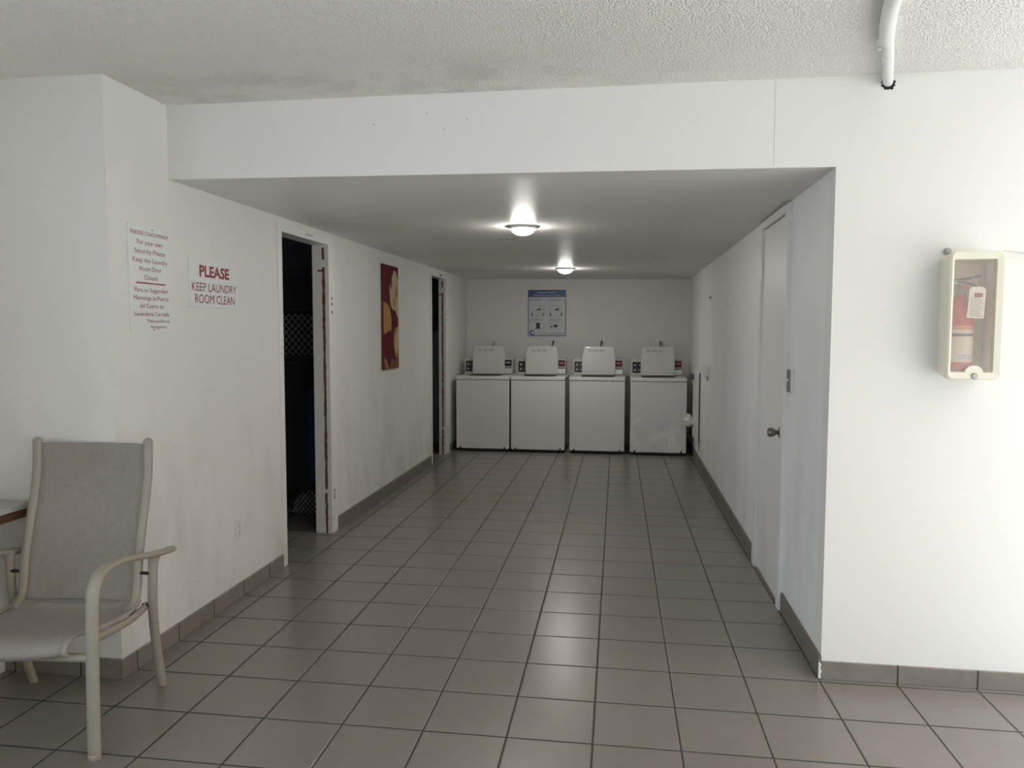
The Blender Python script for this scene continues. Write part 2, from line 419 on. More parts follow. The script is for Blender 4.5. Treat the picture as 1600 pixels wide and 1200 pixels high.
# ------------------------------------------------------------------ door frames on the left
def jag(y_or_x, z0, z1, wd, amp, step=.03):
    L, R_ = [], []; z = z0
    while z < z1:
        L.append((y_or_x-wd/2-random.random()*amp, z)); R_.append((y_or_x+wd/2+random.random()*amp*.7, z)); z += step*(.6+random.random()*.8)
    L.append((y_or_x-wd/2, z1)); R_.append((y_or_x+wd/2, z1))
    return L+R_[::-1]
def doorway(name, y0, y1, y2, y3, zh, ztop, label, X0=-.125):
    bm = B(); X1 = .001
    prism(bm, [(y0, 0), (y1, 0), (y1, zh), (y2, zh), (y2, 0), (y3, 0), (y3, ztop), (y0, ztop)], lambda u, v, w_: (X0+w_, u, v), X1-X0)
    f = struct(obj(name, bm, M_trim, bevel=.003), label)
    # a line of wood laid bare down the far jamb where the door stop was pulled off
    bm = B()
    for (a, b, c, wd, am) in ((.0, .30, -.040, .012, .008), (.325, 1.93, -.038, .012, .007), (1.985, 2.07, -.040, .010, .006)):
        if b > zh: b = zh-.01
        pts = jag(c, a, b, wd, am); prism(bm, pts, lambda u, v, w_: (u, y2-.0016+w_, v), .003)
    bm2 = B(); pts = jag(-.065, 1.90, 1.912, .03, .006, .006); prism(bm2, pts, lambda u, v, w_: (u, y2-.0016+w_, v), .003)
    obj('bare_wood_strip', bm, M_bare, f); obj('paint_gouge', bm2, M_bare, f)
    bm = B()
    for z in (.30, .27, .245, 1.70, 1.66, 1.60):
        prism(bm, jag(y2+(y3-y2)*.45, z, z+.022, .012, .008, .006), lambda u, v, w_: (X1-.001+w_, u, v), .0016)
    obj('paint_chip', bm, M_slot, f)
    bm = B()
    prism(bm, jag(y0+.02, .55, .62, .006, .004, .01), lambda u, v, w_: (X1-.001+w_, u, v), .0016)
    return f
t1 = doorway('door_1_frame', 4.44, 4.495, 5.246, 5.36, 2.087, 2.142, 'white painted frame of the nearer open doorway')
t2 = doorway('door_2_frame', 8.175, 8.232, 8.89, 9.07, 2.086, 2.132, 'white painted frame of the farther open doorway', -.088)
bm = B(); box(bm, (.001, 4.842, 2.101), (.0025, 4.972, 2.128)); s = tag(obj('door_sign', bm, M_plastic), 'small white ROOM A label on the head of the nearer doorway', 'sign')
bm = B(); text_into(bm, 'ROOM A', 4.852, 4.962, 2.106, .017, lambda u, v: (.0028, u, v)); obj('lettering', bm, M_ink2, s)
bm = B(); box(bm, (.001, 8.59, 2.106), (.004, 8.69, 2.124)); tag(obj('door_sign', bm, M_black, bevel=.002), 'tiny black plate on the head of the farther doorway', 'sign')

# ------------------------------------------------------------------ door in the right wall
bm = B(); y0, y1, y2, y3 = 4.125, 4.19, 4.885, 5.03
prism(bm, [(y0, 0), (y1, 0), (y1, 2.098), (y2, 2.098), (y2, 0), (y3-.06, 0), (y3-.06, 2.14), (y0, 2.14)], lambda u, v, w_: (XR-.024+w_, u, v), .106)
d = struct(obj('door_3', bm, M_trim, bevel=.003), 'white flush door in the right wall, closed')
obj('door_leaf', box(B(), (XR-.004, 4.193, .007), (XR+.036, 4.882, 2.094)), M_trim, d, bevel=.002)
bm = B(); box(bm, (XR-.006, y2+.005, 0), (XR+.08, y3, 2.14)); obj('frame_infill', bm, M_trim, d)
obj('gap_shade_strip', box(B(), (XR+.004, y1, 0), (XR+.09, y2, .006)), M_dark, d)  # dark strip stands in for the shadow gap under the door
obj('leak_blocker', box(B(), (XR+.045, y0, 0), (XR+.10, y3, 2.14)), M_room, d)  # added behind the door to stop outside light leaking through
kn = obj('door_knob', lathe(B(), [(0, -.068), (.019, -.068), (.024, -.06), (.025, -.05), (.021, -.036), (.012, -.024), (.011, -.012), (.014, -.008)], (XR-.004, 4.258, .935), 'X', 28), M_knobm, d, True)
obj('rose', lathe(B(), [(.012, -.012), (.028, -.010), (.033, -.004), (.033, .001)], (XR-.004, 4.258, .935), 'X', 28), M_knobm, kn, True)
for z in (1.845, .32):
    h = obj('hinge', lathe(B(), [(0, -.06), (.007, -.06), (.007, .06), (0, .06)], (XR-.014, 4.888, z), 'Z', 12), M_trim, d, True)
    bm = B()
    for dz in (-.05, .0, .045): lathe(bm, [(0, -.0022), (.006, -.0022), (.006, .004)], (XR-.018, 4.91, z+dz+random.random()*.01), 'X', 8)
    obj('screw', bm, M_slot, h)
# light switch beside it
t = thing('light_switch', 'loose white light switch plate beside the closed right door', 'switch', (XR, 4.03, 1.23))
obj('wall_box', box(B(), (-.016, -.040, -.060), (0, .036, .060)), M_plastic, t, bevel=.002)
obj('cover_plate', box(B(), (-.020, -.037, -.057), (-.016, .040, .057)), M_steel, t, bevel=.001)
obj('toggle', box(B(), (-.048, -.004, -.004), (-.019, .004, .01)), M_plastic, t, bevel=.001)
obj('screw', lathe(B(), [(0, -.024), (.005, -.023), (.005, -.018)], (0, 0.0, .03), 'X', 10), M_screw, t)

# ------------------------------------------------------------------ signs on the left wall
SX = XL+.004
t = thing('wall_sign', 'tall white notice in red lettering headed PINESIDE CONDOMINIUM', 'sign', (XL, 3.175, 1.70))
def fl(u, v): return (.0046, u-3.175, v-1.70)
bm = B(); prism(bm, rrect(3.014, 1.468, 3.33, 1.940, .008), lambda u, v, w_: (w_, u-3.175, v-1.70), .004); obj('board', bm, M_sign, t)
bm = B()
for s, a, b, z, zt, bo in (('PINESIDE CONDOMINIUM', 3.030, 3.304, 1.896, 1.914, 0), ('For your own', 3.075, 3.260, 1.855, 1.877, 0), ('Security Please', 3.055, 3.279, 1.816, 1.838, 0),
        ('Keep the Laundry', 3.042, 3.292, 1.777, 1.799, 0), ('Room Door', 3.089, 3.248, 1.740, 1.762, 0), ('Closed', 3.120, 3.217, 1.702, 1.724, 0),
        ('Para su Seguridad', 3.049, 3.288, 1.648, 1.668, 0), ('Mantenga la Puerta', 3.041, 3.296, 1.613, 1.633, 0), ('del Cuarto de', 3.083, 3.255, 1.578, 1.598, 0),
        ('Lavanderia Cerrada', 3.043, 3.296, 1.543, 1.563, 0), ('Thank you/Gracias', 3.130, 3.301, 1.515, 1.529, 0), ('Management', 3.155, 3.276, 1.488, 1.502, 0)):
    bm = B(); text_into(bm, s, a, b, z, zt-z, fl, bo); obj('lettering_line', bm, M_red, t)
bm = B(); flat(bm, [(3.061, 1.684), (3.273, 1.684), (3.273, 1.690), (3.061, 1.690)], fl); obj('divider_bar', bm, M_red, t)
for y, z in ((3.188, 1.925), (3.18, 1.481)): obj('screw', lathe(B(), [(0, .0065), (.003, .006), (.004, .004)], (0, y-3.175, z-1.70), 'X', 12), M_screw, t)
t = thing('wall_sign', 'wide white notice reading PLEASE KEEP LAUNDRY ROOM CLEAN in red', 'sign', (XL, 3.7, 1.715))
def fl(u, v): return (.0046, u-3.7, v-1.715)
bm = B(); prism(bm, rrect(3.471, 1.596, 3.945, 1.836, .006), lambda u, v, w_: (w_, u-3.7, v-1.715), .004); obj('board', bm, M_sign, t)
bm = B(); text_into(bm, 'PLEASE', 3.565, 3.856, 1.750, .056, fl, .035); obj('bold_lettering', bm, M_red, t)
bm = B(); text_into(bm, 'KEEP LAUNDRY', 3.495, 3.930, 1.676, .044, fl); obj('lettering_line', bm, M_red, t)
bm = B(); text_into(bm, 'ROOM CLEAN', 3.521, 3.907, 1.616, .046, fl); obj('lettering_line', bm, M_red, t)

# ------------------------------------------------------------------ painting
t = thing('painting', 'tall narrow canvas of cream and amber petals on maroon, on the left wall', 'painting', (XL, 6.69, 1.6))
obj('canvas', box(B(), (.001, -.225, -.465), (.020, .225, .462)), M_edge, t, bevel=.002)
bm = B(); L = .0208
# petals drawn as flat areas of paint: u across (0..1), v from the top (0..1)
def P(u, v): return (L, -.225+u*.45, .462-v*.927)
def PL(u, v): return (L+.0006*P.k, -.225+u*.45, .462-v*.927)
P.k = 0; flat(bm, [(0, 0), (1, 0), (1, 1), (0, 1)], PL, 0)
def petal(pts, mi, lift):
    P.k = lift; q = smoothpath([(a, b, 0) for a, b in pts+[pts[0]]], 5); flat(bm, [(min(max(p.x, 0), 1), min(max(p.y, 0), 1)) for p in q[:-1]], PL, mi)
petal([(0, .355), (.22, .37), (.44, .42), (.46, .50), (.45, .62), (.30, .635), (.0, .64)], 2, 1)
petal([(.72, .035), (.86, .06), (.96, .12), (1, .2), (1, .46), (.86, .47), (.78, .43), (.6, .42), (.46, .37), (.40, .22), (.44, .19), (.54, .23), (.55, .12)], 1, 2)
petal([(.84, .18), (.92, .2), (.92, .3), (.82, .31), (.76, .26)], 2, 3)
petal([(.62, .30), (.78, .34), (.74, .40), (.66, .38)], 2, 3)
petal([(.90, .45), (1, .44), (1, .50), (.93, .50)], 1, 3)
petal([(.46, .46), (.50, .52), (.48, .66), (.46, .60)], 1, 3)
petal([(.78, .60), (.98, .59), (1, .70), (1, .80), (.86, .90), (.74, .86), (.64, .76), (.68, .66)], 2, 2)
petal([(.86, .63), (.96, .62), (.97, .76), (.84, .86), (.76, .74)], 1, 3)
petal([(.0, .88), (.14, .90), (.34, 1.0), (.0, 1.0)], 3, 2)
petal([(.36, 1.0), (.52, .90), (.76, .92), (1, .84), (1, 1.0)], 3, 2)
petal([(.04, .90), (.12, .91), (.28, .99), (.2, 1.0)], 2, 3)
obj('painted_face', bm, [M_maroon, M_cream, M_amber, M_brown], t)

# ------------------------------------------------------------------ wall outlet
t = thing('wall_outlet', 'white double power outlet low on the left wall', 'outlet', (XL, 3.897, .383))
bm = B(); prism(bm, rrect(-.034, -.057, .034, .057, .006), lambda u, v, w_: (w_, u, v), .006); obj('cover_plate', bm, M_plastic, t, bevel=.001)
for z in (-.02, .02):
    r = obj('receptacle', prism(B(), rrect(-.016, z-.014, .016, z+.014, .008), lambda u, v, w_: (.006+w_, u, v), .002), M_plastic, t)
    bm = B()
    for y in (-.007, .007): box(bm, (.0078, y-.0015, z-.003), (.0088, y+.0015, z+.007))
    lathe(bm, [(0, .0088), (.003, .0088), (.003, .0078)], (0, 0, z-.008), 'X', 8); obj('slot', bm, M_slot, r)

# ------------------------------------------------------------------ instruction notice on the back wall
t = thing('wall_notice', 'blue and white instruction notice on the back wall above the washers', 'sign', (1.077, DB, 1.718))
NX0, NX1, NZ0, NZ1 = -.254, .254, -.307, .307
obj('board', box(B(), (NX0, -.006, NZ0), (NX1, 0, NZ1)), M_blue, t)
def fn(u, v): return (NX0+u*.508, -.0068, NZ1-v*.614)
def fn2(u, v): return (NX0+u*.508, -.0074, NZ1-v*.614)
def rct(bm, u0, v0, u1, v1, f, mi=0): flat(bm, [(u0, v0), (u1, v0), (u1, v1), (u0, v1)], f, mi)
bm = B(); rct(bm, .018, .155, .982, .985, fn)
ft = lambda u, v: (NX0+u*.508, -.0070, NZ1-.614*(1-v))
text_into(bm, 'Topload Washer', .24, .75, .925, .042, ft, .01, 1); text_into(bm, 'Operating Instructions', .13, .86, .868, .040, ft, .0, 1); mi_ = 2
for u, v, s in ((.045, .235, '1'), (.535, .235, '2'), (.045, .68, '3'), (.535, .68, '4')): text_into(bm, s, u, u+.022, 1-v, .035, lambda a, b: (NX0+a*.508, -.0074, NZ1-.614*(1-b)), .03, 2)
for u in (.10, .58):                                    # little drawings of a machine with its lid
    rct(bm, u+.14, .41, u+.22, .44, fn2, mi_); rct(bm, u+.19, .39, u+.24, .415, fn2, mi_)
    rct(bm, u+.0, .50, u+.03, .56, fn2, mi_); rct(bm, u+.29, .50, u+.315, .56, fn2, mi_)
rct(bm, .215, .715, .32, .84, fn2, mi_); rct(bm, .68, .75, .78, .81, fn2, mi_); rct(bm, .60, .78, .645, .815, fn2, mi_)
mi_ = 3
for u in (.09, .57):
    for v in (.19, .21, .23) : rct(bm, u, v, u+.33-(v > .22)*.1, v+.009, fn2, mi_)
    for v in (.625, .645, .665): rct(bm, u, v, u+.32-(v > .65)*.1, v+.009, fn2, mi_)
    for a in ((u, .33, u+.33, .338), (u, .565, u+.33, .572), (u, .33, u+.008, .565), (u+.322, .33, u+.33, .565), (u+.03, .44, u+.3, .448), (u+.12, .49, u+.26, .496), (u+.12, .55, u+.26, .556), (u+.12, .49, u+.127, .556), (u+.254, .49, u+.26, .556)): rct(bm, *a, fn2, mi_)
    for a in ((u, .71, u+.33, .717), (u, .845, u+.33, .852), (u, .71, u+.007, .85), (u+.323, .71, u+.33, .85)): rct(bm, *a, fn2, mi_)
rct(bm, .2, .945, .94, .958, fn2, mi_); rct(bm, .62, .92, .94, .93, fn2, mi_)
pts = [(.115+.075*math.cos(a), .925+.055*math.sin(a)) for a in [math.radians(d_) for d_ in range(20, 341, 20)]]
pts += [(.125+.045*math.cos(a), .925+.028*math.sin(a)) for a in [math.radians(d_) for d_ in range(330, 29, -20)]]
flat(bm, pts, fn2, 4)
obj('printed_face', bm, [M_paper, M_pale, M_ink2, M_ink, M_blue], t)

# ------------------------------------------------------------------ ceiling lights
def ceiling_light(loc, label):
    t = thing('ceiling_light', label, 'ceiling light', loc, (0, 0, 0), 'corridor ceiling lights')
    obj('base_ring', lathe(B(), [(0, 0), (.094, 0), (.096, -.011), (.091, -.018), (.083, -.018), (.080, -.015), (0, -.015)], (0, 0, 0), 'Z', 40), M_plastic, t, True)
    obj('lamp_dome', lathe(B(), [(.079, -.015), (.076, -.024), (.066, -.038), (.048, -.049), (.026, -.056), (0, -.058)], (0, 0, 0), 'Z', 40), M_lamp, t, True)
    return t
L1 = ceiling_light((1.425, 5.03, cz(1.425)), 'glowing round dome light on the corridor ceiling, nearer of the two')
L2 = copy_tree(L1); L2.location = (1.452, 8.42, cz(1.452)); L2['label'] = 'glowing round dome light on the corridor ceiling, farther one near the washers'

# ------------------------------------------------------------------ washing machines
WW, DW = .659, 9.168
def make_washer():
    t = thing('washing_machine', '', 'washing machine', (0, DW, 0), (0, 0, 0), 'coin washing machines along the back wall')
    cab = obj('cabinet', box(B(), (0, 0, .035), (WW, .70, .878)), M_enamel, t, bevel=.008, seg=3)
    obj('toe_kick', box(B(), (.02, .02, .012), (WW-.02, .66, .035)), M_dark, t)
    for x_ in (.055, WW-.055):
        obj('foot', lathe(B(), [(0, 0), (.022, 0), (.022, .008), (.010, .012), (.010, .03)], (x_, .06, 0), 'Z', 14), M_black, t)
        obj('front_clip', box(B(), (x_-.010, -.002, .036), (x_+.010, .006, .058)), M_dark, t, bevel=.001)
    top = obj('top_panel', box(B(), (-.002, -.006, .884), (WW+.002, .70, .926)), M_enamel, t, bevel=.007, seg=3)
    obj('top_seam', box(B(), (.006, .004, .876), (WW-.006, .69, .886)), M_grey, t)
    rim = obj('tub_opening', prism(B(), rrect(.13, .06, .53, .41, .05), lambda u, v, w_: (u, v, .9262+w_), .0015), M_dark, t)
    # raised lid, leaning a little back on its hinge
    def lf(u, v, w_): return (u, .415+w_+(v-.929)*.10, v)
    bm = B(); prism(bm, rrect(.140, .931, .524, 1.286, .035, 6, (.25, .25, 1, 1)), lf, .016)
    lid = obj('lid', bm, M_lid, t, bevel=.005, seg=3)
    for u in (.125, .522): obj('lid_side_rail', prism(B(), rrect(u, .945, u+.017, 1.190, .006), lf, .022), M_lid, lid, bevel=.003)
    bm = B()
    for i, u in enumerate((.225, .300, .375)):
        pts = [(u+.032*math.cos(a), 1.236+.014*math.sin(a)) for a in [2*math.pi*j/16 for j in range(16)]]
        prism(bm, pts, lambda a, b, c: lf(a, b, c-.0012), .001)
        pts = [(u+.018*math.cos(a)+.008, 1.239+.007*math.sin(a)) for a in [2*math.pi*j/12 for j in range(12)]]
        prism(bm, pts, lambda a, b, c: lf(a, b, c-.0022), .001, 1)
    obj('lid_vents', bm, [M_vent, M_lid], lid)
    # console with the two ends showing beside the lid
    bm = B(); hexa(bm, [(.012, .465, .927), (.634, .465, .927), (.634, .68, .927), (.012, .68, .927), (.012, .50, 1.128), (.634, .50, 1.128), (.634, .68, 1.128), (.012, .68, 1.128)])
    con = obj('console', bm, M_console, t, bevel=.006)
    def cf(u, v, w_): return (u, .465+(v-.927)*.174-w_, v)
    obj('control_panel', prism(B(), rrect(.026, .958, .190, 1.096, .004), cf, .003), M_black, con)
    for z in (1.055, .995):
        obj('knob', lathe(B(), [(0, -.014), (.010, -.014), (.012, -.002)], (.058, cf(0, z, .002)[1], z), 'Y', 16), M_knob, con, True)
        bm = B(); prism(bm, rrect(.096, z-.004, .13, z+.004, .002), lambda a, b, c: cf(a, b, c+.003), .0006); obj('panel_print', bm, M_grey, con)
    obj('payment_meter', prism(B(), rrect(.520, .930, .632, 1.126, .006), cf, .022), M_console, t, bevel=.003)
    m = obj('display', prism(B(), rrect(.533, 1.030, .624, 1.112, .003), cf, .0240), M_disp, t)
    obj('display_digits', prism(B(), rrect(.550, 1.068, .606, 1.086, .002), cf, .0248), M_pink, m)
    obj('coin_slot', prism(B(), rrect(.533, 1.006, .624, 1.018, .002), cf, .0238), M_dark, t)
    obj('coin_box', prism(B(), rrect(.530, .942, .628, 1.0, .004), cf, .032), M_coin, t, bevel=.003)
    return t
W0 = make_washer()
def find(t, n): return [c for c in t.children_recursive if c.name.split('.')[0] == n][0]
wl = ['white coin washing machine with a dark unlit display, nearest the left wall', 'white coin washing machine below the blue instruction notice, lid raised',
      'white coin washing machine standing just left of the scuffed one, red display', 'white coin washing machine with a scuffed smeared front, beside the right wall']
WX = [.0607, .7413, 1.456, 2.181]
for i in range(4):
    t = W0 if i == 0 else copy_tree(W0)
    t.location.x = WX[i]; t['label'] = wl[i]; t.location.y = DW+(0, .0, .006, .0)[i]
    if i == 0: W_first = t
    if i == 3:
        c = find(t, 'cabinet'); c.data = c.data.copy(); c.data.materials[0] = M_scuff
for n in ('display',):
    c = find(W0, n); c.data = c.data.copy(); c.data.materials[0] = M_dispd
    c = find(W0, 'display_digits'); c.data = c.data.copy(); c.data.materials[0] = M_ink
# taps with black hose ends on the back wall
tl = ['small pale tap above the leftmost washer lid', 'black hose end on the back wall, above right corner of the second washer lid', 'black hose end on the back wall above the third washer lid', 'black hose end on the back wall above the scuffed washer']
for i, (x_, z, tilt) in enumerate(((.371, 1.33, .0), (1.168, 1.335, -.022), (1.806, 1.34, -.022), (2.572, 1.335, -.002))):
    t = thing('hose_tap', tl[i], 'tap', (x_, DB, z), (0, 0, 0), 'hose taps behind the washers')
    b, c = (M_plastic, M_grey) if i == 0 else (M_hose, M_hose)
    obj('valve', lathe(B(), [(0, -.05), (.011, -.05), (.013, -.03), (.011, 0)], (0, 0, .0), 'Y', 14), b, t, True)
    pth = smoothpath([(0, -.045, .01), (tilt*.3, -.052, -.03), (tilt, -.056, -.10), (tilt*1.2, -.06, -.25)], 5)
    obj('hose', sweep(B(), pth, .0065 if i else .005, seg=8), c, t, True)

# ------------------------------------------------------------------ things on the far right wall
t = thing('pipe_cover', 'tall white pipe cover board on the right wall beside the last washer', 'pipe cover', (XR, 8.85, .62))
obj('board', box(B(), (-.034, -.24, -.37), (-.004, .30, .40)), M_trim, t, bevel=.004)
bm = B(); prism(bm, jag(-.262, -.46, -.33, .02, .012, .02), lambda u, v, w_: (-.010+w_, u, v), .004); obj('torn_edge', bm, M_slot, t)
obj('edge_shade_strip', box(B(), (-.014, -.247, -.36), (-.004, -.241, .40)), M_slot, t)  # dark strip painted in as the shade along the board edge
bm = B(); sweep(bm, smoothpath([(-.045, .16, .335), (-.048, .22, .335), (-.05, .285, .33)], 5), .035, seg=14); obj('pipe_end', bm, M_cage, t, True)
bm = B(); lathe(bm, [(0, -.05), (.03, -.045), (.05, -.02), (.055, .01), (.04, .05), (.02, .09), (0, .10)], (-.078, .255, -.20), 'Z', 14)
for v in bm.verts: v.co += Vector((random.uniform(-.012, .012), random.uniform(-.014, .014), random.uniform(-.012, .012)))
obj('foam_lump', bm, M_plastic, t, True)
t = thing('junction_box', 'small painted-over outlet plate on the right wall before the washers', 'outlet', (XR, 8.03, 1.07))
obj('cover_plate', box(B(), (-.012, -.30, -.075), (0, .30, .055)), M_wallc, t, bevel=.003)
obj('dark_knockout', lathe(B(), [(0, -.016), (.028, -.016), (.028, -.01)], (0, -.22, -.06), 'X', 12), M_slot, t)
tag(obj('wall_hook', lathe(B(), [(0, -.02), (.006, -.02), (.010, -.01), (.012, 0)], (XR, 7.75, 1.81), 'X', 12), M_screw, smooth=True), 'small dark hook high on the right corridor wall', 'hook')

# ------------------------------------------------------------------ fire extinguisher cabinet
CX, CZ = 3.435, 1.543
t = thing('fire_extinguisher_cabinet', 'cream extinguisher cabinet with clear window on the bright right wall', 'fire extinguisher cabinet', (CX, D0, CZ))
F, dp = -.14, .14
bm = B()
o1 = rrect(-.085, -.235, .090, .235, .02); o2 = rrect(-.099, -.251, .099, .249, .022)
i2 = rrect(-.085, -.222, .070, .217, .006)
def ring(pts, y): return [bm.verts.new((u, y, v)) for u, v in pts]
a = ring(o1, 0); b = ring(o2, F+.03); c = ring(o2, F+.006); c2 = ring(rrect(-.093, -.245, .093, .243, .02), F); d_ = ring(i2, F+.004); e_ = ring(rrect(-.081, -.218, .066, .213, .005), F+.02)
for p, q in ((a, b), (b, c), (c, c2), (c2, d_), (d_, e_)):
    for j in range(len(p)): bm.faces.new((p[j], p[(j+1) % len(p)], q[(j+1) % len(q)], q[j]))
g = ring(rrect(-.078, -.225, .082, .222, .015), -.004); 
for j in range(len(g)): bm.faces.new((e_[j], e_[(j+1) % len(e_)], g[(j+1) % len(g)], g[j]))
bm.faces.new(g); bm.faces.new(a)
body = obj('cabinet_shell', bm, M_cab, t, True)
obj('lining', box(B(), (-.074, -.010, -.220), (.078, -.005, .216)), M_cabin, t)
bm = B(); prism(bm, [(-.031, -.222)]+[(.001+.034*math.cos(a_), -.224+.030*math.sin(a_)) for a_ in [math.radians(180-20*j) for j in range(10)]]+[(.033, -.222)], lambda u, v, w_: (u, F+.003+w_, v), .015)
obj('lock_boss', bm, M_cab, t)
obj('lock', lathe(B(), [(0, F-.004), (.009, F-.004), (.012, F-.001), (.012, F+.004)], (.002, 0, -.236), 'Y', 20), M_steel, t, True)
bm = B(); box(bm, (-.083, F+.014, -.220), (.068, F+.016, .215)); obj('clear_window', bm, M_pane, t)
# extinguisher inside
EX, EY, EZ = 3.408, D0-.064, 1.33
t = thing('fire_extinguisher', 'red fire extinguisher inside the cream cabinet, black handle', 'fire extinguisher', (EX, EY, EZ))
R = .046
cyl = obj('cylinder', lathe(B(), [(0, 0), (R-.006, 0), (R, .006), (R, .235), (R-.006, .256), (.030, .275), (.018, .283), (.016, .300), (0, .300)], (0, 0, 0), 'Z', 48), M_ext, t, True)
lab = obj('label', lathe(B(), [(R+.0006, .030), (R+.0006, .172)], (0, 0, 0), 'Z', 48), M_lab, t, True)
obj('label_band', lathe(B(), [(R+.0010, .132), (R+.0010, .143)], (0, 0, 0), 'Z', 48), M_ink2, lab, True)
obj('label_stripe', lathe(B(), [(R+.0010, .158), (R+.0010, .170)], (0, 0, 0), 'Z', 48), mat('pink_print', (.62, .20, .22), .5), lab, True)
bm = B()
for k_ in range(3):
    a0 = math.radians(-100+k_*22)
    for j in range(16):
        q = []
        for rr, jj in ((.0055, j), (.0055, j+1), (.0085, j+1), (.0085, j)):
            al = 2*math.pi*jj/16; aa = a0+rr*math.cos(al)/R; q.append(bm.verts.new(((R+.0012)*math.cos(aa), (R+.0012)*math.sin(aa), .052+rr*1.1*math.sin(al))))
        bm.faces.new(q)
obj('label_icons', bm, M_ibl, lab)
bm = B(); lathe(bm, [(0, .296), (.015, .296), (.015, .315), (.011, .330), (.011, .352), (0, .354)], (0, 0, 0), 'Z', 20); box(bm, (-.055, -.010, .335), (.012, .010, .352)); obj('valve', bm, M_steel, t, bevel=.002)
obj('pressure_gauge', lathe(B(), [(0, -.020), (.012, -.020), (.013, -.016), (.013, 0)], (.005, -.004, .322), 'Y', 24), mat('gauge_red', (.50, .10, .12), .4), t, True)
obj('carry_handle', sweep(B(), smoothpath([(-.02, -.005, .345), (.02, -.008, .340), (.05, -.008, .325), (.072, -.008, .300)], 5), .0085, .0050, Vector((0, 1, 0)), 10), M_black, t, True)
obj('squeeze_lever', sweep(B(), smoothpath([(-.028, -.005, .352), (.0, -.008, .356), (.03, -.008, .361), (.068, -.008, .370)], 5), .0085, .0050, Vector((0, 1, 0)), 10), M_black, t, True)
obj('pull_pin', sweep(B(), [Vector((-.035, -.012, .350)), Vector((.02, -.012, .350))], .002, seg=8), M_steel, t, True)
# inspection tag on its tie
t = thing('inspection_tag', 'white paper inspection tag hanging from the extinguisher handle', 'tag', (3.443, 3.209, 1.60), (0, .05, 0))
bm = B(); prism(bm, [(-.032, -.068), (.030, -.068), (.030, .040), (.020, .054), (-.020, .054), (-.030, .044)], lambda u, v, w_: (u, w_, v), .0012); obj('tag_card', bm, M_tagp, t)
bm = B()
for j in range(9): rct(bm, -.025, -.060+j*.0085, .024-(j % 3)*.006, -.0565+j*.0085, lambda u, v: (u, -.0006, v))
obj('tag_print', bm, M_tagi, t)
bm = B(); rct(bm, -.012, .014, .018, .030, lambda u, v: (u, -.0007, v)); obj('tag_heading', bm, M_red, t)
bm = B(); sweep(bm, smoothpath([(0, .0, .046), (.0, .004, .06), (-.006, .03, .085), (-.016, .045, .09)], 5), .0012, seg=6); obj('tie', bm, M_plastic, t)
tag(obj('wall_anchor', lathe(B(), [(0, -.018), (.012, -.016), (.014, -.006), (.010, 0)], (3.372, D0, 1.803), 'Y', 14), M_screw, smooth=True), 'grey anchor screw in the wall at upper left of the extinguisher cabinet', 'screw')
bm = B(); sweep(bm, smoothpath([(3.53, D0-.1, 1.79), (3.56, D0-.03, 1.80), (3.62, D0-.01, 1.797), (3.70, D0-.006, 1.79), (3.94, D0-.006, 1.785)], 5), .0013, seg=6)
tag(obj('wire', bm, M_grey), 'thin grey wire running right from the cabinet top along the wall', 'wire')
bm = B(); sweep(bm, smoothpath([(3.59, D0-.006, 1.772), (3.64, D0-.01, 1.782), (3.70, D0-.005, 1.783), (3.94, D0-.005, 1.775)], 5), .0009, seg=6)
tag(obj('wire', bm, M_plastic), 'thin white wire just below the grey one beside the extinguisher cabinet', 'wire')

# ------------------------------------------------------------------ pipe under the ceiling
t = thing('conduit_pipe', 'white painted pipe under the ceiling, running into the wall', 'pipe', (0, 0, 0))
pz = HC-.027
p = smoothpath([(2.70, 1.4, pz), (2.80, 2.0, pz), (2.885, 2.54, pz), (2.972, 2.87, pz)], 6)
obj('bell_pipe', sweep(B(), p, .025, seg=20), M_pipe, t, True)
p = [Vector((2.960, 2.82, pz)), Vector((3.02, 3.0, pz)), Vector((3.135, 3.36, pz-.004))]
obj('narrow_pipe', sweep(B(), smoothpath(p, 4), .0195, seg=20), M_pipe, t, True)
obj('coupling_lip', sweep(B(), [Vector((3.022, 3.015, pz)), Vector((3.027, 3.03, pz))], .0212, seg=20), M_pipe, t, True)
bm = B(); lathe(bm, [(0, -.010), (.008, -.006), (.010, .004), (.006, .012), (0, .014)], (2.958, 2.90, pz), 'Z', 9); lathe(bm, [(0, -.008), (.006, -.004), (.007, .004), (0, .01)], (2.968, 2.93, pz-.01), 'Z', 9)
obj('sealant_lump', bm, M_plastic, t, True)
bm = B(); pts = []
for j in range(34):
    a_ = 2*math.pi*j/34; r_ = .0225+random.random()*.010
    pts.append((3.127+r_*math.cos(a_), pz-.010+r_*.9*math.sin(a_)))
pts = [(u, min(v, HC-.012)) for u, v in pts]
prism(bm, pts, lambda u, v, w_: (u, D0-.0015+w_, v), .003); obj('broken_hole', bm, M_hole, wf)

# ------------------------------------------------------------------ ledge on the half wall
t = thing('wall_ledge', 'grey topped ledge with brown wooden edge behind the patio chair', 'ledge', (-.56, 1.0, .71))
obj('top', box(B(), (-.18, -.1, .020), (.165, 1.885, .045)), M_ledge, t, bevel=.003)
obj('wooden_edge', box(B(), (-.002, -.1, -.018), (.155, 1.88, .020)), M_wood, t, bevel=.002)

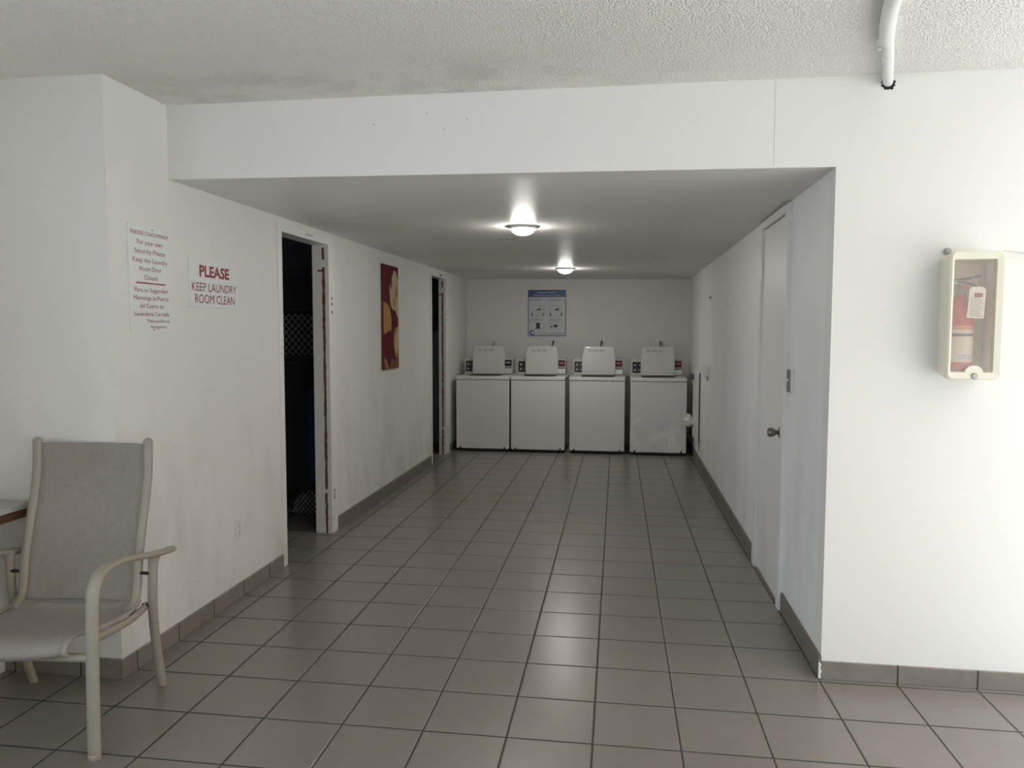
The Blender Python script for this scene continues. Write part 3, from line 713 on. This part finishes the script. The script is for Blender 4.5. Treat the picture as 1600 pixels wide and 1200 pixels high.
# ------------------------------------------------------------------ patio chair
TH = math.radians(5.5)
t = thing('patio_chair', 'beige aluminium patio armchair with woven sling seat by the pillar', 'chair', (-.031, 2.284, 0), (0, 0, TH))
X1 = Vector((1, 0, 0))
prof = [(-.022, .372), (-.040, .392), (-.026, .416), (.03, .424), (.13, .402), (.26, .384), (.38, .380), (.432, .398), (.455, .45), (.475, .56), (.508, .68), (.545, .80), (.568, .90), (.574, .98), (.576, 1.022)]
def dense(q, n=5): return smoothpath([(0, a, b) for a, b in q], n)
rail = dense(prof)
for sx in (-1, 1):
    bm = B(); pth = [p+X1*(sx*.235) for p in rail]
    i0 = next(i for i, p in enumerate(rail) if p.y > .37)
    sweep(bm, pth[i0:], .019, .0155, X1, 14); f = obj('back_post', bm, M_frame, t, True)
    obj('post_cap', lathe(B(), [(0, .016), (.010, .013), (.018, .005), (.0195, -.004)], (sx*.235, .576, 1.022), 'Z', 16), M_frame, f, True)
    # seat rail beneath the sling
    obj('seat_rail', sweep(B(), smoothpath([(sx*.312, .012, .374), (sx*.276, .09, .380), (sx*.262, .20, .364), (sx*.260, .36, .352), (sx*.262, .48, .366)], 5), .012, .016, X1, 12), M_frame, t, True)
    # front leg running up into the arm
    ax = lambda s: sx*(.322-.045*max(s, 0))
    q = [(0, 0), (.004, .20), (.012, .42), (.020, .53), (.032, .585), (.062, .620), (.12, .636), (.22, .630), (.34, .608), (.48, .578), (.60, .560), (.645, .556)]
    pth = smoothpath([(ax(a), a, b) for a, b in q], 6)
    def tp(f): return 1.0
    bm = B(); n_ = len(pth); rings = []
    arm = obj('arm_and_front_leg', sweep(bm, pth, .0235, .0135, X1, 16, True, 0, lambda f: 1.0 if f < .93 else 1-.45*((f-.93)/.07)**2), M_frame, t, True)
    obj('foot_glide', lathe(B(), [(0, 0), (.019, 0), (.021, .012), (.019, .02)], (ax(0), .0, 0), 'Z', 14), M_frame, arm)
    q = [(.470, .574), (.468, .53), (.466, .42), (.474, .33), (.496, .20), (.525, .09), (.551, 0)]
    pth = smoothpath([(sx*(.302-.004*i), a, b) for i, (a, b) in enumerate(q)][::1], 5)
    obj('rear_leg', sweep(B(), pth, .0195, .0135, X1, 14, True, 0, lambda f: 1+.35*max(0, .14-f)/.14), M_frame, t, True)
    for z, s_ in ((.505, .462), (.372, .466)):
        obj('bolt', lathe(B(), [(0, -.022), (.007, -.022), (.007, .020), (0, .020)], (sx*.272, s_, z), 'X', 12), M_rust, t)
obj('front_crossbar', sweep(B(), [Vector((-.318, .012, .352)), Vector((-.15, .006, .356)), Vector((.15, .006, .356)), Vector((.318, .012, .352))], .012, .016, Vector((0, 1, 0)), 12), M_frame, t, True)
obj('rear_crossbar', sweep(B(), [Vector((-.26, .44, .350)), Vector((.26, .44, .350))], .012, .012, None, 12), M_frame, t, True)
# sling: one cloth, seat and back as two parts
def sling(lo, hi, name, wid, drop):
    pr = [p for p in dense(prof, 6)][lo:hi]; bm = B(); N = 16; g = []
    for i, p in enumerate(pr):
        tdir = (pr[min(i+1, len(pr)-1)]-pr[max(i-1, 0)]).normalized(); nn = Vector((0, -tdir.z, tdir.y))
        if nn.z < 0 and p.z < .5 and name == 'seat_sling' and i > 12: nn = -nn
        row = []
        for j in range(N+1):
            u = -1+2*j/N; row.append(bm.verts.new(p+X1*(u*wid)+(nn*0 if True else nn)+Vector((0, drop[1]*(1-u*u), drop[0]*(1-u*u)))))
        g.append(row)
    for i in range(len(g)-1):
        for j in range(N): bm.faces.new((g[i][j], g[i][j+1], g[i+1][j+1], g[i+1][j]))
    o = obj(name, bm, M_sling, t, True); so_ = o.modifiers.new('thick', 'SOLIDIFY'); so_.thickness = .005; so_.offset = 0
    return o
npr = len(dense(prof, 6))
sling(0, 44, 'seat_sling', .255, (-.014, -.02))
sling(42, npr-2, 'back_sling', .228, (0, .018))
for sx in (-1, 1):                                      # rolled edge down each side of the seat
    pth = [p+X1*(sx*.252) for p in dense(prof, 6)[1:44]]
    obj('seat_hem', sweep(B(), pth, .011, .0085, X1, 12), M_sling, t, True)
for sx in (-1, 1):                                      # hem sewn down each side of the back
    pr = dense(prof, 6)
    bm = B()
    pth = [p+X1*(sx*.198)+Vector((0, -.0012 + .018*(1-(.198/.225)**2), 0)) for p in pr[46:npr-2]]
    sweep(bm, pth, .0015, .002, X1, 6); obj('hem', bm, M_sling, t, True)

# ------------------------------------------------------------------ seen dimly through the doorways
def diamond(bm, x0, x1, z0, z1, fn, pitch=.055, r=.0030, clip=None):
    h = pitch*.55
    nx = int((x1-x0)/pitch)+1; nz = int((z1-z0)/h)+1
    for i in range(nx):
        for j in range(nz):
            cx, cz_ = x0+(i+.5*(j % 2))*pitch, z0+j*h
            for dx in (-.5, .5):
                a_ = (cx, cz_); b_ = (cx+dx*pitch, cz_+h)
                if not all(x0 <= q_[0] <= x1 and z0 <= q_[1] <= z1 and (clip is None or clip(*q_)) for q_ in (a_, b_)): continue
                sweep(bm, [Vector(fn(*a_)), Vector(fn(*b_))], r, seg=5, cap=False)
t = thing('mesh_cage', 'dark storage cage with diamond wire mesh inside the nearer doorway', 'cage', (-.85, 5.95, 0))
bm = B()
for x_ in (-.60, 0, .60): box(bm, (x_-.018, 0, 0), (x_+.018, .036, 2.0))
for z in (.0, 1.20, 1.245, 1.64, 1.97): box(bm, (-.618, .002, z), (.618, .034, z+.03))
obj('frame', bm, M_cage, t)
bm = B(); diamond(bm, -.58, .58, 1.28, 1.63, lambda u, v: (u, .016, v)); obj('mesh_panel', bm, M_mesh, t)
bm = B(); diamond(bm, -.58, .40, 0, .42, lambda u, v: (u, .25-v*.55, .66+v*.85)); obj('sloping_mesh_tray', bm, M_cage, t)
obj('backing_board', box(B(), (-.6, .30, .05), (.6, .32, 1.95)), M_cage, t)
obj('latch', box(B(), (.02, -.022, 1.205), (.10, 0, 1.222)), M_mesh, t, bevel=.002)
t = thing('wire_basket', 'small rounded wire basket on the floor inside the nearer doorway', 'basket', (-.37, 5.86, 0))
bm = B(); diamond(bm, -.19, .19, 0, .20, lambda u, v: (u, -.02-.10*math.sqrt(max(0, 1-(u/.2)**2)), v+.008), .040, .0030, lambda u, v: (u/.19)**2+(v/.20)**2 <= 1.02)
obj('mesh_side', bm, mat('pale_wire', (.55, .56, .60), .5), t)
bm = B(); sweep(bm, smoothpath([(.19*math.cos(a_), -.02-.10*math.sin(a_) if False else -.02-.10*math.sqrt(max(0, 1-math.cos(a_)**2)), .008+.20*math.sin(a_)) for a_ in [math.pi*j/12 for j in range(13)]], 3), .005, seg=8); obj('rim', bm, M_cage, t)
obj('base', box(B(), (-.19, -.12, 0), (.19, .0, .008)), M_cage, t)
t = tag(obj('storage_bin', box(B(), (-.52, 5.77, .24), (-.24, 5.82, 1.0)), M_bluebin, bevel=.01), 'tall dark blue panel standing inside the nearer doorway', 'panel')
bpy.data.objects.remove(t)
t = thing('storage_panel', 'tall dark blue panel standing inside the nearer doorway', 'panel', (-.50, 6.02-.13, 0), (0, 0, 0))
obj('board', box(B(), (.045, 0, .24), (.26, .03, 1.0)), M_bluebin, t, bevel=.008)
obj('stand', box(B(), (.06, -.03, 0), (.24, .04, .24)), M_cage, t)
t = thing('metal_cabinet', 'blue-grey metal cabinet glimpsed through the farther doorway', 'cabinet', (-.62, 9.75, 0))
obj('body', box(B(), (-.35, 0, 0), (.42, .6, 1.48)), M_greyc, t, bevel=.01)
for z in (.28, 1.12): obj('handle', box(B(), (.06, -.03, z), (.16, 0, z+.22)), M_black, t, bevel=.004)
obj('upper_case', box(B(), (-.35, .03, 1.485), (.42, .6, 1.68)), M_cage, t)
